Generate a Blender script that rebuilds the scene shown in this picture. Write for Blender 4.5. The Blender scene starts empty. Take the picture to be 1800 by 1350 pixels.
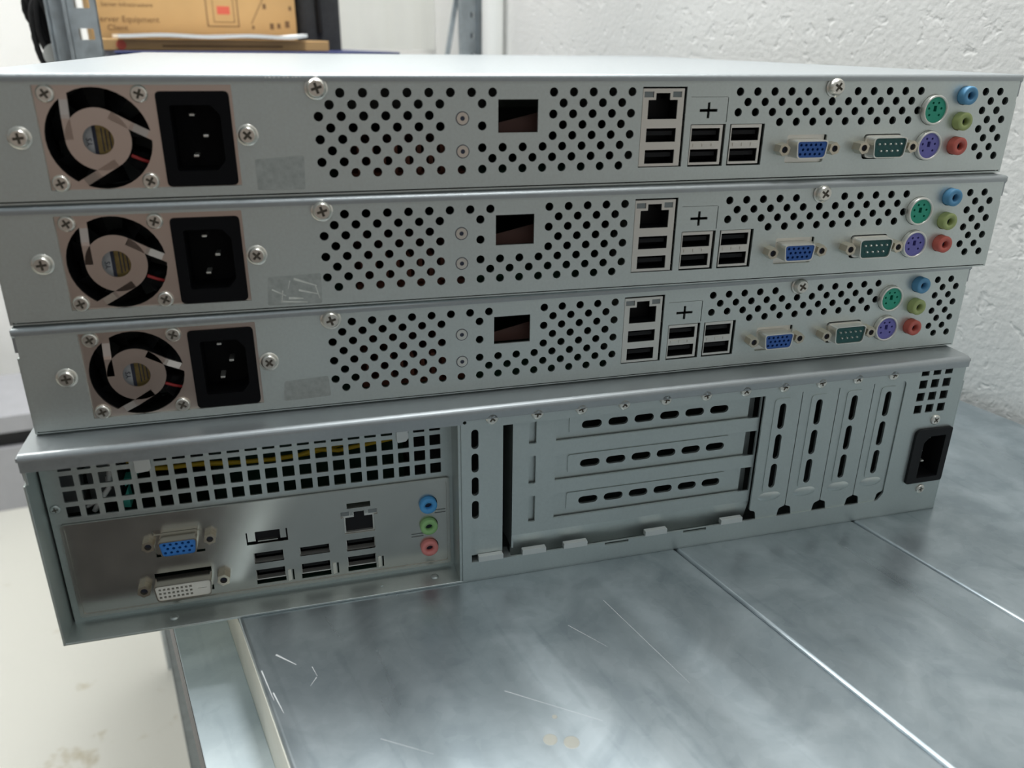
import bpy, bmesh, math, random
from mathutils import Vector, Matrix
from mathutils.geometry import tessellate_polygon
random.seed(7)
MM = 0.001
PI = math.pi
SC = bpy.context.scene
COL = SC.collection

# ------------------------------------------------------------------ materials
def mat(name, color, rough=0.5, metal=0.0, noise=0.0, nscale=200.0, rnoise=0.0, bump=0.0, bscale=400.0,
        emit=None, spec=0.5, color2=None, stretch=None, detail=4.0):
    m = bpy.data.materials.new(name); m.use_nodes = True
    nt = m.node_tree; N = nt.nodes; L = nt.links
    p = N['Principled BSDF']
    p.inputs['Base Color'].default_value = (*color, 1)
    p.inputs['Roughness'].default_value = rough
    p.inputs['Metallic'].default_value = metal
    p.inputs['Specular IOR Level'].default_value = spec
    if noise or rnoise or bump:
        tc = N.new('ShaderNodeTexCoord')
        mp = N.new('ShaderNodeMapping')
        if stretch: mp.inputs['Scale'].default_value = stretch
        L.new(tc.outputs['Object'], mp.inputs['Vector'])
    if noise or rnoise:
        t = N.new('ShaderNodeTexNoise'); t.inputs['Scale'].default_value = nscale; t.inputs['Detail'].default_value = detail
        L.new(mp.outputs['Vector'], t.inputs['Vector'])
        if noise:
            r = N.new('ShaderNodeMapRange'); r.inputs['From Min'].default_value = 0.3; r.inputs['From Max'].default_value = 0.7
            L.new(t.outputs['Fac'], r.inputs['Value'])
            mx = N.new('ShaderNodeMix'); mx.data_type = 'RGBA'
            c2 = color2 or tuple(c * (1 - noise) for c in color)
            mx.inputs['A'].default_value = (*c2, 1); mx.inputs['B'].default_value = (*color, 1)
            L.new(r.outputs['Result'], mx.inputs['Factor'])
            L.new(mx.outputs['Result'], p.inputs['Base Color'])
        if rnoise:
            r2 = N.new('ShaderNodeMapRange')
            r2.inputs['From Min'].default_value = 0.3; r2.inputs['From Max'].default_value = 0.7
            r2.inputs['To Min'].default_value = max(0.02, rough - rnoise); r2.inputs['To Max'].default_value = rough + rnoise
            L.new(t.outputs['Fac'], r2.inputs['Value']); L.new(r2.outputs['Result'], p.inputs['Roughness'])
    if bump:
        t2 = N.new('ShaderNodeTexNoise'); t2.inputs['Scale'].default_value = bscale; t2.inputs['Detail'].default_value = 5
        L.new(mp.outputs['Vector'], t2.inputs['Vector'])
        b = N.new('ShaderNodeBump'); b.inputs['Strength'].default_value = bump; b.inputs['Distance'].default_value = 0.002
        L.new(t2.outputs['Fac'], b.inputs['Height']); L.new(b.outputs['Normal'], p.inputs['Normal'])
    return m

M = {}
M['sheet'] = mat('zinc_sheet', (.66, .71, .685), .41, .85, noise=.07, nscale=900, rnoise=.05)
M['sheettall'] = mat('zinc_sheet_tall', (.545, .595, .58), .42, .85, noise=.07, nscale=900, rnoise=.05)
M['lid'] = mat('zinc_lid', (.425, .455, .465), .40, .80, noise=.06, nscale=700, rnoise=.05)
M['inner'] = mat('inner_steel', (.22, .24, .24), .55, .7, noise=.1, nscale=300)
M['nickel'] = mat('nickel_plate', (.72, .615, .55), .30, .95, noise=.03, nscale=120, rnoise=.02)
M['shield'] = mat('tinned_shield', (.56, .55, .505), .24, .95, noise=.03, nscale=100, rnoise=.02)
M['portmetal'] = mat('port_metal', (.80, .78, .72), .32, .8)
M['shellmetal'] = mat('polished_shell', (.60, .57, .50), .22, .95)
M['screw'] = mat('screw_nickel', (.80, .77, .70), .28, .9)
M['recess'] = mat('recess_shade', (.10, .085, .065), .6, .3)  # shade at the bottom of the screw crosses, put into the colour
M['brass'] = mat('jack_post', (.62, .56, .45), .28, .95)
M['black'] = mat('black_plastic', (.008, .008, .009), .5, spec=.25)
M['inletblack'] = mat('inlet_black', (.004, .004, .005), .55, spec=.12)
M['blackmatte'] = mat('black_plastic_matte', (.02, .02, .022), .65)
M['grey_led'] = mat('grey_window', (.20, .22, .22), .5)
M['blue'] = mat('blue_insert', (.022, .10, .36), .5)
M['bluebright'] = mat('blue_insert_bright', (.025, .18, .55), .5)
M['hole'] = mat('pin_hole', (.008, .01, .03), .7)
M['green'] = mat('green_insert', (.012, .085, .08), .5)
M['mouse'] = mat('mouse_port_green', (.02, .34, .22), .5)
M['keyb'] = mat('keyboard_port_purple', (.16, .15, .46), .5)
M['jblue'] = mat('audio_blue', (.10, .30, .50), .45)
M['jgreen'] = mat('audio_green', (.36, .43, .16), .45)
M['jred'] = mat('audio_red', (.55, .12, .09), .45)
M['jblue2'] = mat('audio_sky', (.08, .36, .72), .45)
M['jgreen2'] = mat('audio_lime', (.30, .55, .22), .45)
M['jred2'] = mat('audio_pink', (.78, .26, .24), .45)
M['white'] = mat('white_plastic', (.72, .70, .64), .45)
M['pcb'] = mat('circuit_board', (.03, .10, .06), .6, noise=.3, nscale=300)
M['copper'] = mat('copper_brown', (.30, .10, .06), .6, noise=.3, nscale=200)
M['residue'] = mat('glue_residue', (.54, .57, .545), .52, .82, noise=.22, nscale=420)
M['tape'] = mat('torn_tape', (.86, .88, .82), .3, .2, noise=.25, nscale=400)
M['gold'] = mat('gold_sticker', (.36, .27, .10), .35, .6, noise=.4, nscale=500)
M['silver'] = mat('silver_sticker', (.52, .54, .56), .4, .4)
M['ink'] = mat('dark_ink', (.03, .035, .06), .7)
M['redwire'] = mat('red_wire', (.40, .03, .03), .5)
M['yellow'] = mat('yellow_wire', (.62, .42, .02), .5)
M['whitewire'] = mat('white_wire', (.75, .75, .72), .5)
M['teal'] = mat('teal_connector', (.05, .42, .34), .5)
M['paper'] = mat('white_paper', (.86, .88, .86), .7)
M['carton'] = mat('brown_cardboard', (.50, .31, .13), .85, noise=.12, nscale=14)
M['cartonprint'] = mat('brown_print', (.16, .09, .04), .85)
M['redprint'] = mat('red_print', (.55, .10, .06), .8)
M['navy'] = mat('navy_plastic', (.012, .02, .09), .5)
M['darkfabric'] = mat('charcoal_fabric', (.035, .036, .038), .95, noise=.3, nscale=150)
M['curtain'] = mat('white_curtain', (.80, .80, .76), .9)
def make_translucent(m, fac):
    nt = m.node_tree; N = nt.nodes; L = nt.links; p = N['Principled BSDF']; out = N['Material Output']
    t = N.new('ShaderNodeBsdfTranslucent'); t.inputs['Color'].default_value = p.inputs['Base Color'].default_value
    x = N.new('ShaderNodeMixShader'); x.inputs['Fac'].default_value = fac
    L.new(p.outputs[0], x.inputs[1]); L.new(t.outputs[0], x.inputs[2]); L.new(x.outputs[0], out.inputs['Surface'])
make_translucent(M['curtain'], .55)
M['pipe'] = mat('white_paint', (.86, .86, .83), .5)
M['upright'] = mat('galvanised_upright', (.52, .57, .60), .42, .75, noise=.2, nscale=90, rnoise=.08)
M['box_grey'] = mat('grey_case', (.40, .40, .42), .6, noise=.08, nscale=30)
M['bluemark'] = mat('blue_mark', (.05, .08, .40), .6)
M['tabsteel'] = mat('bent_tab_steel', (.70, .72, .70), .45, .6)

def wall_material():
    m = mat('white_plaster', (.80, .795, .77), .9, noise=.04, nscale=9)
    nt = m.node_tree; N = nt.nodes; L = nt.links; p = N['Principled BSDF']
    tc = N.new('ShaderNodeTexCoord')
    a = N.new('ShaderNodeTexNoise'); a.inputs['Scale'].default_value = 230; a.inputs['Detail'].default_value = 3
    v = N.new('ShaderNodeTexNoise'); v.inputs['Scale'].default_value = 95; v.inputs['Detail'].default_value = 2; v.inputs['Distortion'].default_value = .3
    r = N.new('ShaderNodeMapRange'); r.inputs['From Min'].default_value = .60; r.inputs['From Max'].default_value = .72
    r.inputs['To Min'].default_value = 0; r.inputs['To Max'].default_value = -1.0
    L.new(tc.outputs['Object'], a.inputs['Vector']); L.new(tc.outputs['Object'], v.inputs['Vector']); L.new(v.outputs['Fac'], r.inputs['Value'])
    s = N.new('ShaderNodeMath'); s.operation = 'ADD'
    L.new(a.outputs['Fac'], s.inputs[0]); L.new(r.outputs['Result'], s.inputs[1])
    b = N.new('ShaderNodeBump'); b.inputs['Strength'].default_value = .27; b.inputs['Distance'].default_value = .0015
    L.new(s.outputs[0], b.inputs['Height']); L.new(b.outputs['Normal'], p.inputs['Normal'])
    return m
M['wall'] = wall_material()

def floor_material():
    m = mat('pale_concrete', (.60, .59, .53), .75, noise=.10, nscale=6, bump=.15, bscale=120)
    nt = m.node_tree; N = nt.nodes; L = nt.links; p = N['Principled BSDF']
    tc = N.new('ShaderNodeTexCoord')
    t = N.new('ShaderNodeTexNoise'); t.inputs['Scale'].default_value = 9; t.inputs['Detail'].default_value = 8; t.inputs['Roughness'].default_value = .65
    L.new(tc.outputs['Object'], t.inputs['Vector'])
    r = N.new('ShaderNodeValToRGB')
    r.color_ramp.elements[0].position = .28; r.color_ramp.elements[0].color = (.34, .28, .16, 1)
    r.color_ramp.elements[1].position = .40; r.color_ramp.elements[1].color = (.60, .59, .53, 1)
    L.new(t.outputs['Fac'], r.inputs['Fac']); L.new(r.outputs['Color'], p.inputs['Base Color'])
    return m
M['floor'] = floor_material()

def galv(name, base, dark, rough, metal=.85):
    """hot-dip galvanised sheet: cloudy spangle, smears and fine scratches"""
    m = bpy.data.materials.new(name); m.use_nodes = True
    nt = m.node_tree; N = nt.nodes; L = nt.links; p = N['Principled BSDF']
    p.inputs['Metallic'].default_value = metal
    tc = N.new('ShaderNodeTexCoord')
    def noise(scale, detail, dist=0.0, stretch=None, rot=0.0):
        t = N.new('ShaderNodeTexNoise'); t.inputs['Scale'].default_value = scale; t.inputs['Detail'].default_value = detail; t.inputs['Distortion'].default_value = dist
        mp = N.new('ShaderNodeMapping'); mp.inputs['Rotation'].default_value = (0, 0, rot)
        if stretch: mp.inputs['Scale'].default_value = stretch
        L.new(tc.outputs['Object'], mp.inputs['Vector']); L.new(mp.outputs['Vector'], t.inputs['Vector']); return t.outputs['Fac']
    def rng(src, a, b, c, d):
        r = N.new('ShaderNodeMapRange'); r.inputs['From Min'].default_value = a; r.inputs['From Max'].default_value = b
        r.inputs['To Min'].default_value = c; r.inputs['To Max'].default_value = d; L.new(src, r.inputs['Value']); return r.outputs['Result']
    def madd(a, b, op='ADD'):
        q = N.new('ShaderNodeMath'); q.operation = op; L.new(a, q.inputs[0]); L.new(b, q.inputs[1]); return q.outputs[0]
    v = N.new('ShaderNodeTexVoronoi'); v.inputs['Scale'].default_value = 240; L.new(tc.outputs['Object'], v.inputs['Vector'])
    sep = N.new('ShaderNodeSeparateColor'); L.new(v.outputs['Color'], sep.inputs[0])
    f = madd(rng(noise(26, 8, 1.2), .36, .64, 0, .62), rng(noise(9, 6, .5), .4, .6, 0, .16))
    f = madd(f, rng(sep.outputs[0], 0, 1, -.07, .10))
    f = madd(f, rng(noise(60, 6, 2.0, (1, .12, 1), .7), .58, .68, 0, -.22))
    mx = N.new('ShaderNodeMix'); mx.data_type = 'RGBA'
    mx.inputs['A'].default_value = (*dark, 1); mx.inputs['B'].default_value = (*base, 1)
    L.new(f, mx.inputs['Factor']); L.new(mx.outputs['Result'], p.inputs['Base Color'])
    L.new(rng(noise(34, 8, .4, (1, .08, 1), .9), .3, .7, rough - .05, rough + .09), p.inputs['Roughness'])
    return m
M['galv'] = galv('galvanised_shelf', (.46, .515, .54), (.29, .34, .365), .30, .84)
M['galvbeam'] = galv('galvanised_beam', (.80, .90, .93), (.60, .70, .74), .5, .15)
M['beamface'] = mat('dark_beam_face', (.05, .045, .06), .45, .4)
M['skirt'] = mat('floor_glow_skirt', (.86, .84, .73), .5, .1, noise=.1, nscale=60)  # cream reflection of the floor on the panel side, put into the colour

# ------------------------------------------------------------------ mesh builder (millimetres in, metres out)
def circle(cu, cv, r, n=16, a0=0.0):
    return [(cu + r * math.cos(a0 + 2 * PI * i / n), cv + r * math.sin(a0 + 2 * PI * i / n)) for i in range(n)]
def rect(u0, u1, v0, v1):
    return [(u0, v0), (u1, v0), (u1, v1), (u0, v1)]
def rpoly(pts, r, n=4):
    out = []; k = len(pts)
    for i in range(k):
        p0 = Vector(pts[i - 1]); p1 = Vector(pts[i]); p2 = Vector(pts[(i + 1) % k])
        a = (p0 - p1).normalized(); b = (p2 - p1).normalized()
        ri = r[i] if isinstance(r, (list, tuple)) else r
        if ri <= 0: out.append(tuple(p1)); continue
        s = p1 + a * ri; e = p1 + b * ri
        for j in range(n + 1):
            t = j / n
            out.append(tuple(s * (1 - t) ** 2 + p1 * 2 * t * (1 - t) + e * t * t))
    return out
def rrect(u0, u1, v0, v1, r, n=4): return rpoly(rect(u0, u1, v0, v1), r, n)
def slot(cu, cv, w, h, n=5):
    r = min(w, h) / 2; out = []
    if w >= h:
        for i in range(n + 1): a = -PI / 2 + PI * i / n; out.append((cu + w / 2 - r + r * math.cos(a), cv + r * math.sin(a)))
        for i in range(n + 1): a = PI / 2 + PI * i / n; out.append((cu - w / 2 + r + r * math.cos(a), cv + r * math.sin(a)))
    else:
        for i in range(n + 1): a = PI * i / n; out.append((cu + r * math.cos(a), cv + h / 2 - r + r * math.sin(a)))
        for i in range(n + 1): a = PI + PI * i / n; out.append((cu + r * math.cos(a), cv - h / 2 + r + r * math.sin(a)))
    return out
def cross(cu, cv, a, w, b=None):
    b = b or a; h = w / 2
    return [(cu - a, cv - h), (cu - h, cv - h), (cu - h, cv - b), (cu + h, cv - b), (cu + h, cv - h), (cu + a, cv - h),
            (cu + a, cv + h), (cu + h, cv + h), (cu + h, cv + b), (cu - h, cv + b), (cu - h, cv + h), (cu - a, cv + h)]

class MB:
    def __init__(s): s.v = []; s.f = []; s.mi = []; s.sm = []; s.cur = 0
    def add(s, vs, fs, smooth=False):
        o = len(s.v); s.v += [tuple(x) for x in vs]
        for f in fs: s.f.append(tuple(o + i for i in f)); s.mi.append(s.cur); s.sm.append(smooth)
        return s
    def plate(s, loops, y0, y1, axis='y', yf=None):
        """sheet in the u-v plane with holes; y0 front, y1 back. yf(u,v) adds a depth offset"""
        def P(q, y):
            if yf: y = y + yf(*q)
            return {'y': (q[0], y, q[1]), 'z': (q[0], q[1], y), 'x': (y, q[0], q[1])}[axis]
        tris = tessellate_polygon([[Vector((q[0], q[1], 0)) for q in l] for l in loops])
        flat = [q for l in loops for q in l]; n = len(flat)
        vs = [P(q, y0) for q in flat] + [P(q, y1) for q in flat]
        fs = []
        for t in tris:
            a, b, c = (flat[i] for i in t)
            ar = (b[0] - a[0]) * (c[1] - a[1]) - (b[1] - a[1]) * (c[0] - a[0])
            t = t if ar > 0 else (t[0], t[2], t[1])
            fs.append(tuple(t)); fs.append(tuple(n + i for i in reversed(t)))
        o = 0
        for li, l in enumerate(loops):
            k = len(l)
            A = sum(l[i - 1][0] * l[i][1] - l[i][0] * l[i - 1][1] for i in range(k))
            ccw = A > 0
            if li: ccw = not ccw
            for i in range(k):
                a, b = o + i, o + (i + 1) % k
                fs.append((a, a + n, b + n, b) if ccw else (b, b + n, a + n, a))
            o += k
        return s.add(vs, fs)
    def box(s, x0, x1, y0, y1, z0, z1):
        vs = [(x, y, z) for z in (z0, z1) for y in (y0, y1) for x in (x0, x1)]
        return s.add(vs, [(0, 2, 3, 1), (4, 5, 7, 6), (0, 1, 5, 4), (2, 6, 7, 3), (0, 4, 6, 2), (1, 3, 7, 5)])
    def lathe(s, cu, cv, prof, n=24, cap0=True, cap1=True, axis='y', smooth=True):
        vs = []; k = len(prof)
        for r, y in prof:
            for i in range(n):
                a = 2 * PI * i / n; q = (cu + r * math.cos(a), cv + r * math.sin(a))
                vs.append({'y': (q[0], y, q[1]), 'z': (q[0], q[1], y), 'x': (y, q[0], q[1])}[axis])
        fs = []
        for j in range(k - 1):
            for i in range(n):
                fs.append((j * n + i, j * n + (i + 1) % n, (j + 1) * n + (i + 1) % n, (j + 1) * n + i))
        s.add(vs, fs, smooth)
        if cap0: s.add(vs[:n], [tuple(range(n))])
        if cap1: s.add(vs[-n:], [tuple(range(n))])
        return s
    def prism_x(s, prof, x0, x1, smooth=False):
        """prof: closed (y,z) outline"""
        return s.plate([prof], x0, x1, axis='x')
    def tube(s, pts, r, n=8):
        pts = [Vector(p) for p in pts]; vs = []
        up = Vector((0, 0, 1))
        for i, p in enumerate(pts):
            d = (pts[min(i + 1, len(pts) - 1)] - pts[max(i - 1, 0)]).normalized()
            a = d.cross(up)
            if a.length < 1e-3: a = d.cross(Vector((1, 0, 0)))
            a.normalize(); b = d.cross(a)
            for j in range(n):
                t = 2 * PI * j / n; vs.append(p + a * r * math.cos(t) + b * r * math.sin(t))
        fs = [(i * n + j, i * n + (j + 1) % n, (i + 1) * n + (j + 1) % n, (i + 1) * n + j) for i in range(len(pts) - 1) for j in range(n)]
        s.add(vs, fs, True)
        s.add(vs[:n], [tuple(range(n))]); s.add(vs[-n:], [tuple(range(n))])
        return s
    def xform(s, mtx):
        s.v = [tuple(mtx @ Vector(v)) for v in s.v]; return s
    def merge(s, o):
        k = len(s.v); s.v += o.v; s.f += [tuple(k + i for i in f) for f in o.f]; s.mi += [s.cur + m for m in o.mi]; s.sm += o.sm; return s
    def build(s, name, mats, parent=None, label=None, bevel=0, origin=None):
        me = bpy.data.meshes.new(name)
        o0 = Vector(origin) if origin else Vector((0, 0, 0))
        me.from_pydata([tuple((Vector(v) - o0) * MM) for v in s.v], [], s.f)
        if not isinstance(mats, (list, tuple)): mats = [mats]
        for m in mats: me.materials.append(M[m] if isinstance(m, str) else m)
        for p, mi, sm in zip(me.polygons, s.mi, s.sm): p.material_index = mi; p.use_smooth = sm
        bm = bmesh.new(); bm.from_mesh(me)
        bmesh.ops.recalc_face_normals(bm, faces=bm.faces)
        bm.to_mesh(me); bm.free(); me.update()
        ob = bpy.data.objects.new(name, me); COL.objects.link(ob)
        ob.location = o0 * MM
        if parent: ob.parent = parent
        if label: ob['label'] = label
        if bevel:
            b = ob.modifiers.new('edge', 'BEVEL'); b.width = bevel * MM; b.segments = 2; b.limit_method = 'ANGLE'; b.angle_limit = math.radians(50)
        return ob

def tag(o, label, cat, group=None, kind=None):
    o['label'] = label; o['category'] = cat
    if group: o['group'] = group
    if kind: o['kind'] = kind
    return o
def empty(name, loc=(0, 0, 0), rz=0):
    o = bpy.data.objects.new(name, None); COL.objects.link(o)
    o.location = Vector(loc) * MM; o.rotation_euler = (0, 0, rz); o.empty_display_size = .02
    return o
def copy_tree(o, parent=None):
    c = o.copy(); COL.objects.link(c)
    if parent: c.parent = parent
    for ch in list(o.children): copy_tree(ch, c)
    return c
def text_mesh(body, size, mtx, name, m, parent=None, label=None):
    """flat lettering as a thin mesh"""
    cu = bpy.data.curves.new(name, 'FONT'); cu.body = body; cu.size = size; cu.extrude = .05; cu.resolution_u = 2
    tmp = bpy.data.objects.new(name, cu); COL.objects.link(tmp)
    dg = bpy.context.evaluated_depsgraph_get(); me = bpy.data.meshes.new_from_object(tmp.evaluated_get(dg))
    bpy.data.objects.remove(tmp)
    me.transform(mtx); me.transform(Matrix.Scale(MM, 4)); me.materials.clear(); me.materials.append(M[m])
    ob = bpy.data.objects.new(name, me); COL.objects.link(ob)
    if parent: ob.parent = parent
    if label: ob['label'] = label
    return ob

# ------------------------------------------------------------------ small hardware
def screw(parent, u, v, r=3.3, h=1.8, y=0.0, rot=0.4, washer=False, name='screw', m='screw'):
    b = MB()
    b.lathe(0, 0, [(r, 0), (r, -h * .45), (r * .93, -h * .75), (r * .78, -h)], 20, cap1=False)
    ca, sa = math.cos(rot), math.sin(rot)
    cr = [(x * ca - z * sa, x * sa + z * ca) for x, z in cross(0, 0, r * .56, r * .28)]
    b.plate([circle(0, 0, r * .78, 20), cr], -h, -h + .6)
    b.cur = 1; b.lathe(0, 0, [(r * .6, -h + .55), (r * .6, -h + .9)], 12, smooth=False); b.cur = 0
    if washer: b.lathe(0, 0, [(r * 1.2, 0), (r * 1.2, -.35), (r * .95, -.4)], 20, cap1=True)
    b.v = [(x + u, yy + y, z + v) for x, yy, z in b.v]
    return b.build(name, [m, 'recess'], parent, origin=(u, y, v))

def dshape(cu, cv, wt, wb, h, r=1.6):
    return rpoly([(cu - wb, cv - h / 2), (cu + wb, cv - h / 2), (cu + wt, cv + h / 2), (cu - wt, cv + h / 2)], r, 4)

def jackpost(parent, u, v, y, L=5.5, r=2.7):
    b = MB()
    b.plate([circle(u, v, r, 6, .3), circle(u, v, r * .52, 12)], y - L, y)
    b.cur = 1; b.lathe(u, v, [(r * .52, y - L + 1.6), (r * .52, y - L + 1.7)], 12)
    return b.build('jackscrew', ['brass', 'ink'], parent, origin=(u, y, v))

def vga_port(parent, cu, cv, y, L, insert='blue', JL=5.5, metal='portmetal'):
    b = MB()
    b.plate([rrect(cu - 10, cu + 10, cv - 6.6, cv + 6.2, 1)], y + .2, y + .8)                 # flange
    b.plate([rrect(cu - 15.4, cu + 15.4, cv - 3.2, cv + 3.2, 2)], y - .3, y + .5)
    b.plate([dshape(cu, cv, 7.7, 6.8, 7.6), dshape(cu, cv, 7.2, 6.3, 6.6, 1.4)], y - L, y)
    port = b.build('vga_port', metal, parent, label='VGA socket with a blue insert' if insert else None, origin=(cu, y, cv))
    i = MB(); hs = []
    for row, n, off in ((1.9, 5, -.55), (0, 5, .55), (-1.9, 5, -.55)):
        for k in range(n): hs.append(circle(cu + (k - 2) * 2.35 + off, cv + row, .62, 8))
    i.plate([dshape(cu, cv, 7.2, 6.3, 6.6, 1.4)] + hs, y - L + .35, y - L + 3)
    i.cur = 1; i.plate([dshape(cu, cv, 7.0, 6.1, 6.2, 1.4)], y - L + 3, y - L + 3.3)
    ins = i.build('socket_insert', [insert, 'hole'], None, label='blue plastic insert', origin=(cu, y, cv))
    ins.parent = port; ins.location = (0, 0, 0)
    for s in (-1, 1):
        j = jackpost(port, cu + s * 12.15, cv, y, JL); j.location = (s * 12.15 * MM, 0, 0)
    return port

def sub(child, parent):
    """parent a part that was built in its thing's frame under another part of that thing"""
    child.parent = parent; child.location = child.location - parent.location
    return child

def usb_port(parent, u0, u1, v0, v1, y, shell=False, depth=12, name='usb_port'):
    b = MB()
    b.cur = 0
    if shell:
        b.plate([rect(u0 - .5, u1 + .5, v0 - .5, v1 + .5), rect(u0, u1, v0, v1)], y, y + 3); b.cur = 1; b.plate([rect(u0 - .5, u1 + .5, v0 - .5, v1 + .5), rect(u0, u1, v0, v1)], y + 3, y + depth)
    b.cur = 1
    if not shell: b.plate([rect(u0 - .4, u1 + .4, v0 - .4, v1 + .4), rect(u0, u1, v0, v1)], y, y + depth)
    b.plate([rect(u0 - .4, u1 + .4, v0 - .4, v1 + .4)], y + depth, y + depth + .4)
    h = v1 - v0
    b.box(u0 + .7, u1 - .7, y + 1.2, y + depth, v0 + h * .46, v0 + h * .78)
    return b.build(name, ['portmetal', 'black'], parent, origin=(u0, y, v0))

# ------------------------------------------------------------------ the slim 1U servers
H1 = 43.6; W1 = 425.3; D1 = 422.0
def server_slim():
    root = empty('rack_server')
    # ---- rear panel
    loops = [rpoly([(1, 1.75), (W1 - 1, 1.75), (W1 - 1, 42.6), (1, 42.6)], [1, 1, 0, 0], 3)]
    hr = 1.74
    def hrow(u0, pitch, idx, v):
        for i in idx: loops.append(circle(u0 + pitch * i, v, hr, 12))
    vs = [36.95 - 4.06 * k for k in range(8)]
    a, b2, c2, P = 122.5, 118.4, 114.3, 8.155
    hrow(a, P, list(range(8)) + list(range(10, 15)), vs[0])
    hrow(b2, P, list(range(6)) + [7] + list(range(11, 15)), vs[1])
    hrow(c2, P, list(range(6)) + list(range(11, 16)), vs[2])
    hrow(b2, P, list(range(6)) + [7] + list(range(11, 15)), vs[3])
    hrow(c2, P, list(range(6)) + list(range(11, 16)), vs[4])
    hrow(b2, P, list(range(6)) + list(range(7, 15)), vs[5])
    hrow(c2, P, list(range(6)) + list(range(8, 16)), vs[6])
    hrow(b2, P, range(15), vs[7])
    Q = 8.0
    hrow(284.4, Q, [0, 1, 2, 3, 4, 7, 8, 9, 10, 11], 36.8)
    hrow(288.4, Q, range(11), 32.75)
    hrow(284.4, Q, range(12), 28.7)
    hrow(288.4, Q, range(2, 11), 24.65)
    for k in range(8):
        u = (406.7, 410.5)[k % 2] + (k // 2) * .15
        for j in (0, 1): loops.append(circle(u + j * 7.9, 36.35 - 3.985 * k, hr, 12))
    loops.append(rect(21.6, 85.1, 5.1, 39.8))                                   # power supply cut-out
    loops.append(rect(181.8, 197.8, 22.1, 34.35))                              # square window
    loops.append(rect(241.2, 260.5, 7.4, 38.8))                                # LAN stack
    loops.append(rect(263.4, 279.4, 7.2, 24.2))                                # USB pairs
    loops.append(rect(281.4, 297.6, 7.2, 24.1))
    loops.append(cross(270.8, 29.6, 4.0, 1.15, 3.1))
    loops.append(rect(279.15, 279.5, 24.9, 34.6)); loops.append(rect(262.6, 279.0, 34.75, 34.9))
    loops.append(rpoly([(309.2, 19.3), (309.2, 7.6), (328.0, 7.6), (328.6, 19.3)], 1.0, 3))
    loops.append(rpoly([(347.2, 19.0), (347.6, 8.4), (366.0, 8.4), (366.4, 19.0)], 1.6, 3))
    for q in ((380.2, 28.9), (380.6, 13.7)): loops.append(circle(*q, 6.6, 20))
    for q in (34.8, 23.9, 13.3): loops.append(circle(395.8, q, 4.1, 16))
    pan = MB().plate(loops, 0, 1.0)
    pan.build('rear_panel', 'sheet', root, label='perforated rear panel')
    # ---- chassis tray
    t = MB()
    t.box(.6, W1 - .6, 2.6, D1, 0, .8); t.box(1, W1 - 1, .45, 2.8, .7, 1.2)
    for s in (0, 1):
        x0, x1 = ((0, 1), (W1 - 1, W1))[s]
        t.plate([[(.6, .7), (2.6, .1), (D1, .1), (D1, 31.8), (.6, 31.8)]], x0, x1, axis='x')
        x0, x1 = ((1.6, 2.2), (W1 - 2.2, W1 - 1.6))[s]
        t.plate([[(1.2, .6), (D1, .6), (D1, 42), (1.2, 42)]], x0, x1, axis='x')
    t.box(1, W1 - 1, D1 - 1, D1, .5, 42.5)
    t.build('chassis', 'sheet', root)
    # ---- lid
    l = MB()
    R = 1.6; prof = [(-.75, 40.95), (-.75, H1 - R)]
    for i in range(1, 6):
        an = PI - PI / 2 * i / 5
        prof.append((-.75 + R + R * math.cos(an), H1 - R + R * math.sin(an)))
    prof += [(D1, H1), (D1, H1 - .9), (.15, H1 - .9), (.05, 40.95)]
    l.plate([prof], .3, W1 - .3, axis='x')
    for x0, x1 in ((-.1, .9), (W1 - .9, W1 + .1)):
        l.plate([[(.4, 34.2), (D1, 34.2), (D1, H1 - .2), (-.3, H1 - .5), (-.3, 41), (.4, 40)]], x0, x1, axis='x')
    l.build('lid', 'lid', root)
    # ---- interior
    i = MB(); i.box(100, W1 - 6, 6, 240, 3.2, 4.8); i.build('circuit_board', 'pcb', root)
    i = MB()
    for k in range(9): i.box(128 + k * 4.6, 129.6 + k * 4.6, 7, 60, 6, 18)
    i.box(126, 170, 7, 60, 4.9, 7); i.build('heat_sink', 'copper', root)
    i = MB(); i.plate([[(180, 21), (200, 21), (200, 29), (180, 24.5)]], 6.5, 7.2); i.build('brown_board', mat('dark_brown_board', (.07, .028, .02), .6), root)  # brown board slanting behind the square window
    i = MB(); i.box(20, 88, 30, 200, 1.2, 41); i.build('power_supply_body', 'inner', root)
    # ---- power supply plate and fan guard
    cu, cv = 39.7, 22.15
    p = MB(); p.plate([rect(20.2, 87.2, 3.2, 41.6), circle(cu, cv, 17.0, 40), rrect(59.6, 84.0, 5.2, 37.7, 1.8)], 1.05, 1.9)
    plate = p.build('power_supply_plate', 'nickel', root, label='nickel plated power supply plate')
    g = MB(); g.plate([circle(cu, cv, 10.5, 40), circle(cu - .1, cv - .2, 4.95, 28)], -.35, .3)
    for k in range(3):
        an = -2 * PI / 3 * k; ca, sa = math.cos(an), math.sin(an)
        bar = MB()
        u0, u1 = -10.5, -7.8
        # flat root on the hub, a sloping middle, a foot on the ring
        sec = [(0.0, -.35), (7.0, -.35), (8.2, -.2), (13.0, 1.05), (16.2, 1.1)]
        vv = []
        for (w, y) in sec:
            vv += [(u0, y, w), (u1, y, w), (u1, y + .7, w), (u0, y + .7, w)]
        ff = [(0, 3, 2, 1)]
        for q in range(len(sec) - 1):
            o = q * 4
            for e in range(4): ff.append((o + e, o + (e + 1) % 4, o + 4 + (e + 1) % 4, o + 4 + e))
        o = (len(sec) - 1) * 4; ff.append((o, o + 1, o + 2, o + 3))
        bar.add([(cu + x * ca - z * sa, y, cv + x * sa + z * ca) for x, y, z in vv], ff)
        g.merge(bar)
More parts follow.
